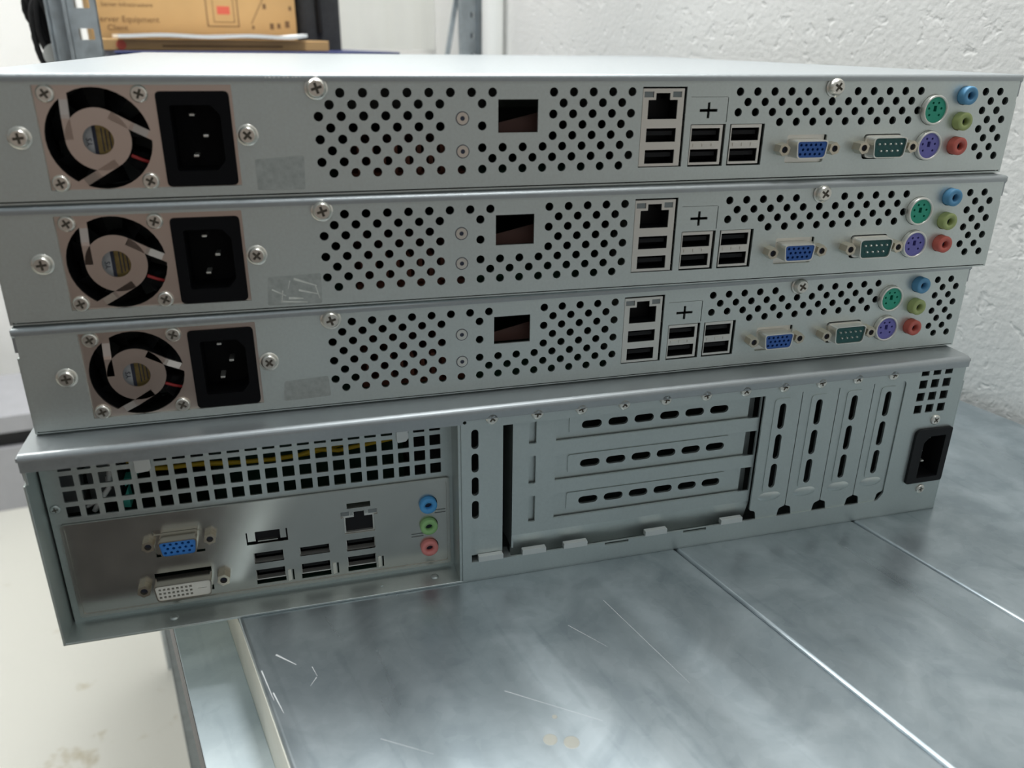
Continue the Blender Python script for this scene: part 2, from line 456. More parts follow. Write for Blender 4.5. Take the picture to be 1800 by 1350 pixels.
    guard = g.build('finger_guard', 'nickel', None); sub(guard, plate)
    # ---- fan
    f = MB()
    f.plate([rrect(20.6, 58.8, 3.4, 41.2, 2), circle(cu, cv, 17.6, 32)], 2.0, 16)
    f.lathe(cu, cv, [(9.6, 3.6), (9.6, 16)], 28)
    for k in range(7):
        a0 = 2 * PI * k / 7
        q = []
        for r in (9.4, 13, 17.0):
            for (da, yy) in ((0, 6.5), (.55, 13.5)):
                q.append((cu + r * math.cos(a0 + da), yy, cv + r * math.sin(a0 + da)))
        f.add(q + [(x, y + .6, z) for x, y, z in q], [(0, 2, 3, 1), (2, 4, 5, 3), (6, 7, 9, 8), (8, 9, 11, 10), (0, 1, 7, 6), (4, 10, 11, 5), (0, 6, 8, 2), (2, 8, 10, 4), (1, 3, 9, 7), (3, 5, 11, 9)])
    fan = f.build('cooling_fan', 'black', root, label='black cooling fan behind the guard')
    d = MB(); d.lathe(cu, cv, [(8.2, 3.25), (8.2, 3.5)], 32, smooth=False)
    d.cur = 1; d.plate([[(cu - 2.4, cv + 7.6), (cu - 5.5, cv + 6), (cu - 8, cv + 1.5), (cu - 8, cv - 1.5), (cu - 5.5, cv - 6), (cu - 2.4, cv - 7.6)]], 3.12, 3.3)
    d.cur = 2; d.box(cu - 2.4, cu - 1.2, 3.1, 3.3, cv - 7.6, cv + 7.6)
    for k, x in enumerate((.4, 1.6, 2.9, 4.1)): d.box(cu + x, cu + x + .35, 3.12, 3.3, cv - 4.5 + .5 * k, cv + 3.5 - .6 * k)
    st = d.build('sticker', ['gold', 'silver', 'ink'], fan, label='gold and silver round sticker')
    text_mesh('YS', 2.6, Matrix.Translation((cu - 2.9, 3.0, cv - 2.6)) @ Matrix.Rotation(PI / 2, 4, 'X') @ Matrix.Rotation(PI / 2, 4, 'Z'), 'lettering', 'ink', fan)
    w = MB(); w.tube([(cu + 9, 3.4, cv - 6), (cu + 12, 4.2, cv - 7.6), (cu + 16, 5.5, cv - 9.4)], .6); w.build('red_wire', 'redwire', fan)
    # ---- power inlet
    q = MB()
    cav = rpoly([(63.8, 10.6), (77.5, 10.6), (80.4, 14.0), (80.4, 29.6), (77.5, 33.1), (63.8, 33.1)], .8, 3)
    q.plate([rrect(59.7, 83.9, 5.3, 37.6, 1.7), cav], .35, 14)
    q.plate([rrect(60, 83, 6, 37, 1)], 14, 14.5)
    inl = q.build('power_inlet', 'inletblack', root, label='black three pin mains inlet')
    for (pu, pv) in ((70.2, 29.4), (74.2, 22.0), (70.0, 15.0)):
        pn = MB(); pn.box(pu - 1.0, pu + 1.0, 7.0, 14, pv - .5, pv + .5); sub(pn.build('contact_pin', 'portmetal', None, bevel=.3), inl)
    # ---- screws and rivets
    for k, (u, v) in enumerate(((25.5, 37.1), (54.7, 36.9), (25.0, 7.5), (54.2, 7.5))):
        screw(root, u, v, 2.95, 1.5, 1.05, .5 + .7 * k)
    screw(root, 15.3, 23.0, 3.2, 2.1, 0, .1, True); screw(root, 88.9, 22.8, 3.2, 2.0, 0, .8, True)
    screw(root, 114.2, 38.7, 3.5, 2.4, -.2, .3, True); screw(root, 328.6, 38.6, 3.5, 2.8, -.2, 1.0, True)
    for v in (27.6, 15.4):
        r = MB(); r.cur = 1; r.plate([circle(167.75, v, 2.6, 24)], -.03, 0); r.cur = 0; r.lathe(167.75, v, [(2.35, 0), (2.25, -.25)], 20, cap1=False)
        r.plate([circle(167.75, v, 2.25, 20), circle(167.75, v, .9, 12)], -.25, -.05)
        r.cur = 1; r.lathe(167.75, v, [(.9, -.06), (.9, -.02)], 12); r.build('rivet', ['screw', 'ink'], root)
    # ---- LAN and USB stack
    s = MB()
    lan = [(243.9, 26.4), (256.7, 26.4), (256.7, 33.8), (253.25, 33.8), (253.25, 36.4), (247.1, 36.4), (247.1, 33.8), (243.9, 33.8)]
    s.plate([rect(241.4, 259.4, 7.8, 38.1), lan, rect(241.95, 246.1, 34.75, 36.95), rect(254.4, 258.3, 34.75, 36.95),
             rect(243.85, 256.9, 17.45, 22.85), rect(243.85, 256.9, 8.85, 14.35)], .1, .6)
    s.box(241.4, 259.4, 9, 24, 7.8, 38.1)
    s.box(241.4, 241.7, .6, 9, 7.8, 38.1); s.box(259.1, 259.4, .6, 9, 7.8, 38.1); s.box(241.4, 259.4, .6, 9, 37.8, 38.1); s.box(241.4, 259.4, .6, 9, 7.8, 8.1)
    stack = s.build('network_usb_stack', 'portmetal', root, label='metal stack of one network socket over two USB sockets')
    b = MB(); b.plate([[(243.4, 25.9), (257.2, 25.9), (257.2, 37), (243.4, 37)], lan], .6, 8.6); b.box(243.4, 257.2, 8.6, 9, 25.9, 37)
    sub(b.build('network_socket', 'black', None), stack)
    for u0 in (241.95, 254.4):
        b = MB(); b.box(u0, u0 + 4.0, .45, 2, 34.75, 36.95); sub(b.build('indicator_window', 'grey_led', None), stack)
    sub(usb_port(None, 243.85, 256.9, 17.45, 22.85, .6, depth=8), stack)
    sub(usb_port(None, 243.85, 256.9, 8.85, 14.35, .6, depth=8), stack)
    for (x0, x1, pu0, pu1) in ((263.7, 278.1, 264.1, 276.9), (282.0, 296.2, 282.4, 295.2)):
        s = MB(); s.plate([rect(x0, x1, 7.9, 23.9), rect(pu0, pu1, 17.4, 22.6), rect(pu0, pu1, 8.9, 14.2)], .1, .6)
        s.plate([rect(x0, x1, 7.9, 23.9), rect(x0 + .3, x1 - .3, 8.2, 23.6)], .6, 10); s.box(x0, x1, 10, 22, 7.9, 23.9)
        for k in range(3): s.box(pu0 + 1 + k * 4.2, pu0 + 3.6 + k * 4.2, -.25, .2, 15.2, 16.5)
        stk = s.build('usb_stack', 'portmetal', root, label='metal stack of two USB sockets')
        sub(usb_port(None, pu0, pu1, 17.4, 22.6, .6, depth=9), stk); sub(usb_port(None, pu0, pu1, 8.9, 14.2, .6, depth=9), stk)
    # ---- D-sub ports
    vga_port(root, 318.0, 13.75, 1.0, 7.0)
    cu, cv, L = 356.8, 13.8, 7.0
    b = MB(); b.plate([rrect(cu - 15.4, cu + 15.4, cv - 3.4, cv + 3.4, 2)], .2, .9)
    b.plate([dshape(cu, cv, 9.4, 8.6, 9.6, 2), dshape(cu, cv, 8.4, 7.5, 8.4, 1.8)], -1.2, .9)
    b.plate([dshape(cu, cv, 8.6, 7.7, 8.8, 1.9), dshape(cu, cv, 8.2, 7.3, 8.0, 1.8)], 1 - L, .9)
    com = b.build('serial_port', 'portmetal', root, label='serial socket with a dark green insert', origin=(cu, 1, cv))
    b = MB(); b.plate([dshape(cu, cv, 8.2, 7.3, 8.0, 1.8)], 1 - L + .8, 1); sub(b.build('socket_insert', 'green', None, label='dark green plastic insert'), com)
    for row, n in ((1.5, 5), (-1.4, 4)):
        for k in range(n):
            pn = MB(); pn.lathe(cu + (k - (n - 1) / 2) * 2.77, cv + row, [(.45, 1 - L + .8), (.45, 1 - L - .1), (.2, 1 - L - .4)], 8)
            sub(pn.build('contact_pin', 'portmetal', None), com)
    for s in (-1, 1): sub(jackpost(None, cu + s * 12.4, cv, 1, 6.2), com)
    # ---- round keyboard and mouse ports
    for (u, v, m, nm, lb) in ((380.2, 28.9, 'mouse', 'mouse_port', 'round green mouse socket'), (380.6, 13.7, 'keyb', 'keyboard_port', 'round purple keyboard socket')):
        b = MB(); b.lathe(u, v, [(6.4, 1), (6.4, -1.9), (6.2, -2.3), (5.6, -2.3), (5.4, -1.9), (5.4, 1)], 32, cap0=False, cap1=False)
        pt = b.build(nm, 'portmetal', root, label=lb, origin=(u, 1, v))
        b = MB(); hs = []
        for k in range(6):
            an = math.radians(-90 + (k - 2.5) * 52); hs.append(circle(u + 3.3 * math.cos(an), v - 3.3 * math.sin(an) , .55, 8))
        b.plate([circle(u, v, 5.4, 32), rect(u - .8, u + .8, v - .6, v + 1.8)] + hs, -1.5, 1)
        b.cur = 1; b.plate([circle(u, v, 5.2, 24)], 1.0, 1.3)
        sub(b.build('socket_insert', [m, 'hole'], None), pt)
    for (v, m, lb) in ((34.9, 'jblue', 'blue audio jack'), (24.0, 'jgreen', 'green audio jack'), (13.35, 'jred', 'red audio jack')):
        u = 395.8; b = MB()
        b.lathe(u, v, [(3.9, 1), (3.9, -3.4), (3.6, -3.8), (1.75, -3.8), (1.75, -1.0)], 28, cap0=False, cap1=False)
        b.cur = 1; b.lathe(u, v, [(1.75, -1.0), (1.75, -.9)], 16)
        b.build('audio_jack', [m, 'ink'], root, label=lb)
    return root

H2 = 87.93
server = server_slim()
def residue(root, kind):
    b = MB()
    if kind == 0:
        b.plate([rpoly([(90.5, 3.2), (107.5, 3.0), (108, 15.2), (90.5, 14.2)], .8)], -.06, 0)
        b.build('glue_residue', 'residue', root, label='dull patch of glue residue')
        s = MB()
        for k in range(9): u = 97 + k * 1.5 + random.uniform(-.4, .4); s.box(u, u + random.uniform(.4, 1.1), -.86, -.70, 42.0 + .02 * k, 42.35 + random.uniform(0, .3))
        s.build('scuff_mark', 'whitewire', root, label='white scuff on the lid edge')
    elif kind == 1:
        b.plate([rpoly([(91, 2.6), (111.5, 2.4), (112, 14.5), (92, 14.0)], .8)], -.06, 0)
        b.build('glue_residue', 'residue', root, label='dull patch of glue residue')
        s = MB()
        for (x0, z0, x1, z1, w) in ((101.5, 12.8, 110, 9.6, .9), (93, 9.0, 98, 6.2, .6), (97, 8.4, 96.2, 3.4, .5), (103, 8.2, 110.5, 6.2, .8), (96, 4, 106, 3.2, .7), (109.5, 9.5, 110.8, 4.4, .5), (99, 5.2, 104.5, 4.8, 1.0), (100, 12.2, 99, 8.8, .4)):
            d = Vector((x1 - x0, z1 - z0)).normalized(); nx, nz = -d.y * w / 2, d.x * w / 2
            s.plate([[(x0 + nx, z0 + nz), (x0 - nx, z0 - nz), (x1 - nx * .4, z1 - nz * .4), (x1 + nx * .4, z1 + nz * .4)]], -.14, -.04)
        s.build('torn_tape', 'tape', root, label='shiny remains of torn tape')
    else:
        b.plate([rpoly([(93, 5.0), (112, 5.5), (111.5, 14.4), (94, 13.6)], 1.0)], -.06, 0)
        b.build('glue_residue', 'residue', root, label='dull patch of glue residue')
copies = [server, copy_tree(server), copy_tree(server)]
for k, (ob, yaw, x, y, z) in enumerate(zip(copies, (0, -.8295, .4528), (0, -1.368, -1.286), (0, .334, -.806), (H2 + 2 * H1, H2 + H1, H2))):
    ob.location = (x * MM, y * MM, z * MM); ob.rotation_euler = (0, 0, math.radians(yaw))
    residue(ob, k)
tag(copies[0], 'slim silver rack server at the very top of the stack of four', 'server', 'slim silver rack servers')
tag(copies[1], 'slim silver rack server in the middle of the three slim ones, with torn tape', 'server', 'slim silver rack servers')
tag(copies[2], 'lowest slim silver rack server, resting directly on the tall slotted one', 'server', 'slim silver rack servers')

# ------------------------------------------------------------------ the tall 2U server
def server_tall():
    W = 426.8; D = 420.0
    root = empty('rack_server', (-4.497, -15.949, 0), math.radians(.6086))
    tag(root, 'tall silver rack server with expansion slots at the bottom of the stack', 'server')
    # chassis tray
    t = MB()
    t.box(0, W, .0, D, 0, 1.0)
    t.box(0, 1.0, 0, D, 0, 74.8); t.box(W - 1, W, 0, D, 0, 74.8)
    t.box(1.6, 2.4, 14.5, D, 1, 86.5); t.box(W - 2.4, W - 1.6, 1.2, D, 1, 86.5)
    t.box(1.0, 2.0, .4, 14.5, 74.8, 85)
    t.box(1, W - 1, D - 1, D, 1, 86)
    t.box(165.6, 167.0, .3, 15, 1, 81)                                       # step between recess and slot section
    t.box(160.6, 165.6, 14.2, 15, 1, 84)
    t.tube([(130, 5.5, 1.1), (131, 5.5, 1.3)], .4)
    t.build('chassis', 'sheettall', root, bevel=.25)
    for (u, y) in ((42, 6.5), (155, 6.5)):
        r = MB(); r.lathe(u, y, [(1.9, .9), (1.7, 1.5), (.8, 1.7)], 16, axis='z'); r.build('rivet', 'sheettall', root)
    # lid
    l = MB(); R = 2.6
    def prof(zb):
        p = [(-1.0, zb), (-1.0, H2 - R)]
        for i in range(1, 7):
            an = PI - PI / 2 * i / 6; p.append((-1.0 + R + R * math.cos(an), H2 - R + R * math.sin(an)))
        return p + [(D, H2), (D, H2 - 1), (1.2, H2 - 1), (-.1, H2 - 2.4), (-.1, zb)]
    l.plate([prof(80.9)], 0.6, 167.6, axis='x'); l.plate([prof(82.5)], 167.6, W - .6, axis='x')
    for x0, x1 in ((-.2, .8), (W - .8, W + .2)):
        l.plate([[(3.2, 75.6), (D, 75.6), (D, H2 - .6), (-.4, H2 - 1.2), (-.6, 85.2), (1.4, 84.0), (2.6, 80.5)]], x0, x1, axis='x')
    l.box(168.2, 420, -1.15, -1.0, 82.6, 82.75)
    l.build('lid', 'lid', root)
    for (u0, u1, v0) in ((36.3, 42.3, 68.5), (141.4, 146.4, 68.8)):
        b = MB(); b.plate([[(u0, 80.9), (u0, v0 + 1), (u0 + .5, v0), (u1 - 1.2, v0 + .3), (u1, v0 + 1.6), (u1, 80.9)]], 13.0, 13.5)
        b.box(u0, u1, -.1, 13.5, 80.9, 81.3)
        b.build('bent_tab', 'tabsteel', root)
    # perforated strip (recessed)
    loops = [rect(2.0, 165.6, 48.2, 84)]
    for r, v0 in enumerate((51.4, 58.4, 65.4)):
        for c in range(22): loops.append(rrect(8.35 + 7.02 * c, 8.35 + 7.02 * c + 4.95, v0, v0 + 5.0, .35, 2))
    for c in range(22): loops.append(rrect(8.35 + 7.02 * c, 8.35 + 7.02 * c + 4.95, 72.4, 77.4, .35, 2))
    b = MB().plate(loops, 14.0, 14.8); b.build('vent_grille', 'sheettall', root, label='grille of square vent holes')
    # left flange details
    screw(root, 4.6, 56.0, 2.0, .8, 13.8, .2, m='sheettall')
    b = MB()
    b.plate([rect(2, 165.6, 1, 48.4), rect(7.4, 162.6, 3.8, 46.6)], 14.0, 14.8); b.build('shield_frame', 'sheettall', root)
    # I/O shield
    hs = [rect(74.6, 91.9, 27.4, 33.6), rect(76.8, 89.3, 17.4, 22.9), rect(76.8, 89.3, 6.7, 14.1), rect(96.2, 109.2, 18.0, 22.6),
          rect(96.1, 109.0, 6.2, 13.85), rect(118, 128.3, 39.1, 41.7), rect(116.6, 129.4, 17.0, 22.9), rect(116.6, 129.4, 6.3, 14.0),
          [(116.4, 26.1), (129.6, 26.1), (129.6, 34.6), (131.2, 34.6), (131.2, 37.5), (127, 37.5), (127, 36), (125.7, 36), (125.7, 37.3), (120.5, 37.3), (120.5, 35.6), (119, 35.6), (119, 37.6), (115, 37.6), (115, 34.6), (116.4, 34.6)]]
    for u0 in (90.3, 109.9, 130.2): hs.append([(u0 + 1.9, 6.4), (u0 + 2.6, 6.4), (u0 + 2.6, 12), (u0 + 1.9, 12)])
    for v in (36.4, 25.2, 13.7): hs.append(circle(154.2, v, 4.15, 18))
    hs.append(rect(38.2, 57.6, 27.6, 40.6)); hs.append(rect(36.0, 58.8, 7.6, 19.6))
    b = MB().plate([rrect(5.6, 163.2, 4.2, 48.0, 1.2)] + hs, 13.3, 13.7)
    b.plate([rrect(4.8, 164.0, 3.4, 48.8, 1.4), rrect(6.2, 162.6, 4.8, 47.4, 1.2)], 12.7, 13.5)
    sh = b.build('port_shield', 'shield', root, label='shiny port cover plate')
    b = MB()
    for (u0, u1, v) in ((157, 162, 32.4), (157, 162, 30.9)): b.box(u0, u1, 13.1, 13.35, v, v + .35)
    for (u0, u1, v) in ((146, 151.5, 21.0), (146, 151.5, 19.6)): b.box(u0, u1, 13.1, 13.35, v, v + .35)
    sub(b.build('cut_line', 'inner', None), sh)
    for u0 in (90.3, 109.9, 130.2):
        b = MB(); b.plate([[(u0, 6.4), (u0 + 1.9, 6.4), (u0 + 1.9, 12), (u0, 12)]], 12.6, 13.0, yf=lambda u, v, u0=u0: .5 * (u - u0)); sub(b.build('spring_clip', 'portmetal', None), sh)
    for (u0, u1, v0, v1) in ((77.0, 89.1, 17.6, 22.7), (77.0, 89.1, 8.6, 13.9), (96.5, 109.0, 17.9, 22.4), (96.4, 108.8, 8.4, 13.6), (116.9, 129.2, 17.3, 22.7), (116.9, 129.2, 8.5, 13.8)):
        usb_port(root, u0, u1, v0, v1, 14.4, shell=True)
    b = MB(); b.cur = 1; b.box(74, 93, 15.6, 24, 26.6, 34.4); b.cur = 0
    for u0, u1 in ((75.1, 78.3), (88.7, 91.2)): b.box(u0, u1, 14.3, 15.6, 28.4, 33.2)
    b.box(79.2, 87.6, 14.3, 15.6, 27.9, 28.4); b.build('hdmi_port', ['shield', 'black'], root)
    b = MB(); b.plate([rect(114, 132, 25.5, 38.2), [(117, 26.6), (129, 26.6), (129, 34.2), (125.4, 34.2), (125.4, 36.8), (120.8, 36.8), (120.8, 34.2), (117, 34.2)]], 14.0, 24)
    b.cur = 1; b.box(115, 131, 24, 24.5, 26, 38); b.plate([[(117, 26.6), (129, 26.6), (129, 34.2), (125.4, 34.2), (125.4, 36.8), (120.8, 36.8), (120.8, 34.2), (117, 34.2)]], 15.4, 15.8); b.cur = 2; b.box(115.1, 118.8, 13.9, 14.1, 35.2, 37.4); b.box(127.2, 131, 13.9, 14.1, 35.2, 37.3)
    b.build('network_socket', ['portmetal', 'black', 'grey_led'], root)
    vga_port(root, 48.3, 35.0, 13.8, 7.2, 'bluebright', JL=3.6, metal='shellmetal')
    # DVI
    cu, cv, y, L = 47.5, 13.6, 13.8, 7.0
    b = MB(); b.plate([rrect(cu - 19.5, cu + 19.5, cv - 3.6, cv + 3.6, 2)], y - .4, y + .4)
    b.plate([dshape(cu, cv, 11.6, 10.9, 7.9, 1.6), dshape(cu, cv, 11.1, 10.4, 7.1, 1.4)], y - L, y)
    dvi = b.build('dvi_port', 'shellmetal', root, label='wide DVI socket with a white insert', origin=(cu, y, cv))
    hs = [rect(cu - 9.9 + 1.75 * c, cu - 9.9 + 1.75 * c + 1.05, cv - 2.75 + 1.9 * r, cv - 2.75 + 1.9 * r + 1.1) for c in range(8) for r in range(3)]
    hs.append(rect(cu + 5.4, cu + 9.2, cv - .1, cv + .1))
    b = MB(); b.plate([dshape(cu, cv, 11.1, 10.4, 7.1, 1.4)] + hs, y - L + .3, y - 3)
    b.cur = 1; b.plate([dshape(cu, cv, 10.9, 10.2, 6.9, 1.4)], y - 3, y - 2.8)
    sub(b.build('socket_insert', ['white', 'ink'], None, label='white plastic insert'), dvi)
    for s in (-1, 1): sub(jackpost(None, cu + s * 16.0, cv + .2, y, 4.0, 2.9), dvi)
    for (v, m, lb) in ((36.2, 'jblue2', 'blue audio jack'), (25.0, 'jgreen2', 'green audio jack'), (13.5, 'jred2', 'pink audio jack')):
        b = MB(); u = 154.0
        b.lathe(u, v, [(4.0, 14.2), (4.0, 11.4), (3.8, 11.0), (1.7, 11.0), (1.7, 13.5)], 28, cap0=False, cap1=False)
        b.cur = 1; b.lathe(u, v, [(1.7, 13.4), (1.7, 13.6)], 16); b.build('audio_jack', [m, 'ink'], root, label=lb)
    # right hand panel
    op = rpoly([(171.2, 10.3), (388.5, 10.3), (391.6, 14.5), (391.6, 78.2), (171.2, 78.2)], [0, 1, 1, 2.5, 0], 4)
    loops = [rect(167.0, W - 1, .6, 86.5), op]
    for r in range(4):
        for c in range(3): loops.append(rrect(399.5 + 6.95 * c, 404.0 + 6.95 * c, 79.5 - 6.83 * r, 84.0 - 6.83 * r, .2, 2))
    loops.append(rrect(404, 424.6, 19.5, 49, 1.5)); loops.append(circle(167.9 + .8, 81.3, .8, 10))
    for (u0, u1) in ((236.2, 248.4), (277.3, 289.7)): loops.append(rect(u0, u1, 8.7, 10.0))
    b = MB().plate(loops, 0, 1.0)
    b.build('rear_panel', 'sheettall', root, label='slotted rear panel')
    b = MB()
    for (u0, u1) in ((174.4, 186), (195.3, 206.7), (215.5, 227.2), (257, 268.4), (297.6, 309.3)):
        q = MB(); q.plate([rrect(u0, u1, 10.2, 12.9, .3, 2)], -.3, 2.2); q.build('slot_tab', 'tabsteel', root)
    for k in range(11):
        screw(root, 180.6 + 20.2 * k, 82.2, 2.75, 1.0, 0, .9 + .5 * k)
    screw(root, 413.9, 54.4, 2.7, 1.1, 0, .7); screw(root, 414.4, 14.0, 2.5, 1.1, 0, .2)
    # slot covers
    c = MB()
    sl = [slot(173.3, v, 3.2, 9.4) for v in (72.5, 61.0, 49.3, 37.4)]
    c.plate([[(171.0, 25.9), (182.4, 25.9), (182.4, 80), (171.0, 80)]] + sl, 1.3, 2.2)
    c.plate([[(171.0, 27), (176.6, 27), (177.2, 28), (177.2, 80), (171, 80)]] + sl, .95, 1.3)
    c.plate([[(171.0, 13.8), (186.2, 13.8), (186.2, 80), (171.0, 80)]] + [slot(173.3, v, 4, 10) for v in (72.5, 61.0, 49.3, 37.4)], 2.4, 3.4)
    c.box(171, 186.2, 2.4, 12, 12.6, 13.8)
    c.build('slot_cover', 'sheettall', root, label='narrow slot cover beside the dark gap')
    for k in range(4):
        u0 = (313.4, 333.6, 353.9, 373.6)[k]; u1 = (333.2, 353.5, 373.2, 391.4)[k]; uc = (323.4, 343.3, 363.1, 382.5)[k]
        sl = [slot(uc, v, 3.5, 13.6) for v in (66.4, 50.1, 34.0)]
        c = MB()
        c.plate([rpoly([(u0, 15.6), (u0 + 3.2, 14.4), (u0 + 4.0, 9.8), (u1 - 4.0, 9.8), (u1 - 3.2, 14.4), (u1, 15.6), (u1, 80), (u0, 80)], [.5, 1, .3, .3, 1, .5, 0, 0], 3)] + sl, .7, 1.6)
        c.plate([rpoly([(uc - 4.6, 25), (uc + 4.6, 25), (uc + 4.6, 75.8), (uc - 4.6, 75.8)], 2.2, 4)] + sl, .35, .7)
        e = MB(); e.lathe(0, 0, [(6.4, .7), (5.6, .35), (4.2, .02), (2.4, -.18), (.4, -.25)], 24)
        e.v = [(x + uc, y, z * .42 + 22.3) for x, y, z in e.v]; c.merge(e)
        c.build('slot_cover', 'sheettall', root, label=None)
    # riser card cage
    r = MB()
    wins = [[(210.7, 66.1), (312.4, 66.1), (312.4, 77.0), (210.7, 77.0)], [(210.7, 46.0), (312.4, 46.0), (312.4, 59.1), (210.7, 59.1)], [(210.7, 26.3), (312.4, 26.3), (312.4, 39.4), (210.7, 39.4)]]
    vsl = [rrect(198.1, 201.5, 66.2, 80, .4, 2), rrect(198.3, 201.5, 46, 60.1, .4, 2), rrect(198.5, 201.6, 26, 39.6, .4, 2)]
    r.plate([rect(190.7, 313.2, 20.1, 81)] + wins + vsl, 2.6, 3.6)
    r.add([(190.7, 2.6, 20.1), (313.2, 2.6, 20.1), (313.2, 6.0, 7.0), (190.7, 6.0, 7.0), (190.7, 3.6, 20.1), (313.2, 3.6, 20.1), (313.2, 7.0, 7.0), (190.7, 7.0, 7.0)],
          [(0, 1, 2, 3), (4, 7, 6, 5), (0, 4, 5, 1), (3, 2, 6, 7), (0, 3, 7, 4), (1, 5, 6, 2)])
    r.box(190.7, 191.6, 3.0, 60, 13, 81); r.box(171.2, 190, 1.0, 9, 9.2, 10.1)
    r.box(196, 204, 4.6, 5.2, 22, 81); r.box(300, 313.2, 9, 9.6, 20, 81)
    r.build('riser_bracket', 'sheettall', root, label='flat sheet bracket with three sideways slots')
    for v0, vc in ((66.1, 72.1), (46.0, 52.5), (26.3, 33.0)):
        sl = [slot(227.9 + 12.72 * k, vc, 9.7, 3.9) for k in range(6)]
        c = MB(); c.plate([rect(209.5, 307.5, v0 - .8, min(v0 + 14, 80))] + sl, 4.4, 5.2)
        c.plate([rpoly([(217.2, v0 + 2.5), (298.8, v0 + 2.5), (298.8, v0 + 11.6), (217.2, v0 + 11.6)], 1.2, 3)] + sl, 3.9, 4.4)
        c.build('slot_cover', 'sheettall', root, label='sideways slot cover in the riser bracket')
    # power inlet
    q = MB(); cav = rpoly([(409, 21.6), (421.8, 21.6), (421.8, 45.6), (412.5, 45.6), (409, 42.2)], .7, 3)
    q.plate([rpoly([(403.2, 18.6), (425.3, 18.6), (425.3, 49.7), (405.2, 49.9), (403.2, 48.0)], 1.4, 3), cav], -1.6, 14)
    q.plate([rect(404.4, 424.2, 19.8, 48.6)], 14, 14.5)
    inl = q.build('power_inlet', 'black', root, label='black three pin mains inlet')
    for (pu, pv) in ((415.6, 42.6), (412.4, 35.2), (414.6, 29.0)):
        pn = MB(); pn.box(pu - 1, pu + 1, 2.5, 14, pv - .45, pv + .45); sub(pn.build('contact_pin', 'portmetal', None, bevel=.3), inl)
    # interior seen through the grille
    b = MB(); b.tube([(36, 26, 63.6), (46, 28, 61.8), (60, 30, 61.0), (75, 30, 59.6), (88, 30, 59.2), (100, 28, 60.8), (108, 26, 63.6), (117, 28, 61.0), (150, 26, 66)], 1.05)
    b.tube([(30, 30, 66), (48, 31, 61.0), (70, 32, 58.6), (90, 32, 58.0), (104, 30, 60.0), (125, 34, 62)], .95); b.build('cable', 'yellow', root, label='yellow power wires behind the grille')
    b = MB(); b.tube([(17, 20, 50), (20, 19, 55), (24, 19, 60), (25, 20, 66), (26, 24, 71)], 1.1); b.tube([(14, 22, 51), (19, 21, 54), (23, 21, 58), (23.5, 22, 64)], .7); b.build('cable', 'whitewire', root, label='white wires behind the grille')
    b = MB(); b.add([(27, 20, 50), (31, 19, 50), (30.6, 21, 58), (27, 26, 50), (31, 26, 50), (30.6, 26, 58)], [(0, 1, 2), (3, 5, 4), (0, 3, 4, 1), (1, 4, 5, 2), (0, 2, 5, 3)])
    b.add([(30, 20, 59.5), (35, 20, 62.5), (30, 20, 63), (30, 26, 59.5), (35, 26, 62.5), (30, 26, 63)], [(0, 1, 2), (3, 5, 4), (0, 3, 4, 1), (1, 4, 5, 2), (0, 2, 5, 3)]); b.build('connector', 'teal', root)
    b = MB(); b.box(4, 160, 18, 240, 2, 3.6); b.box(60, 150, 60, 64, 3.6, 70); b.build('circuit_board', 'pcb', root)
    b = MB(); b.box(5, 13, 24, 28, 48, 78); b.build('side_bracket', 'inner', root)
    b = MB(); b.box(14, 24, 30, 50, 48, 74); b.build('drive_cage', 'inner', root)
    return root
server_tall()

# ------------------------------------------------------------------ shelving (its own frame, turned 13.4 degrees)
TA = math.radians(13.4)
def T(x, y, z=0):
    return (x * math.cos(TA) - y * math.sin(TA), x * math.sin(TA) + y * math.cos(TA), z)
FLOOR = -750.0
sv = empty('metal_shelving', T(0, 0, 0), TA)
tag(sv, 'galvanised metal shelf carrying the stack of servers, beside the white wall', 'shelf')
def shelf_panel(root, x0, x1, y0, y1, h=35.0, m='galv'):
    b = MB(); R = 1.7; pr = []
    def arc(cx, cz, a0, a1):
        for i in range(5):
            a = a0 + (a1 - a0) * i / 4; pr.append((cx + R * math.cos(a), cz + R * math.sin(a)))
    pr.append((x0, -h)); arc(x0 + R, -R, PI, PI / 2); arc(x1 - R, -R, PI / 2, 0); pr.append((x1, -h))
    pr += [(x1 - 1.2, -h), (x1 - 1.2, -1.6), (x0 + 1.2, -1.6), (x0 + 1.2, -h)]
    b.plate([pr], y0, y1)
    pn = b.build('shelf_panel', m, root)
    if x0 == 58.6:
        k = MB(); k.box(x0 - .25, x0 - .02, y0, y1, -h, -1.6); k.build('edge_strip', 'skirt', pn, label='side face of the shelf panel, cream floor reflection painted on')
Y0, Y1 = -640.0, 505.0
for x0, x1 in ((58.6, 259.1), (259.5, 358.6), (359.0, 556.0)): shelf_panel(sv, x0, x1, Y0, Y1)
b = MB(); b.box(34.2, 58.5, Y0, Y1, -36.4, -35); b.box(57.2, 58.5, Y0, Y1, -95, -36.4); bm_ = b.build('beam', 'galvbeam', sv, bevel=.5)
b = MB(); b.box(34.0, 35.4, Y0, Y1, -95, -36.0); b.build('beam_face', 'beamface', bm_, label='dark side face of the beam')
b = MB(); b.box(540, 556, Y0, Y1, -85, -35.1); b.build('beam', 'galvbeam', sv)
for x0 in (34, 515):
    for y0 in (Y0 + 5, Y1 - 40):
        b = MB(); b.box(x0 + 2, x0 + 20, y0, y0 + 1.5, FLOOR, -85); b.box(x0 + 2, x0 + 3.5, y0, y0 + 20, FLOOR, -85); b.build('leg', 'upright', sv)
b = MB()
for (px, py, r) in ((143.5, -148.6, 2.6), (149.6, -153.2, 2.9), (150.4, -140.2, 1.0)):
    b.lathe(px, py, [(r, .02), (r * .95, .06)], 16, axis='z')
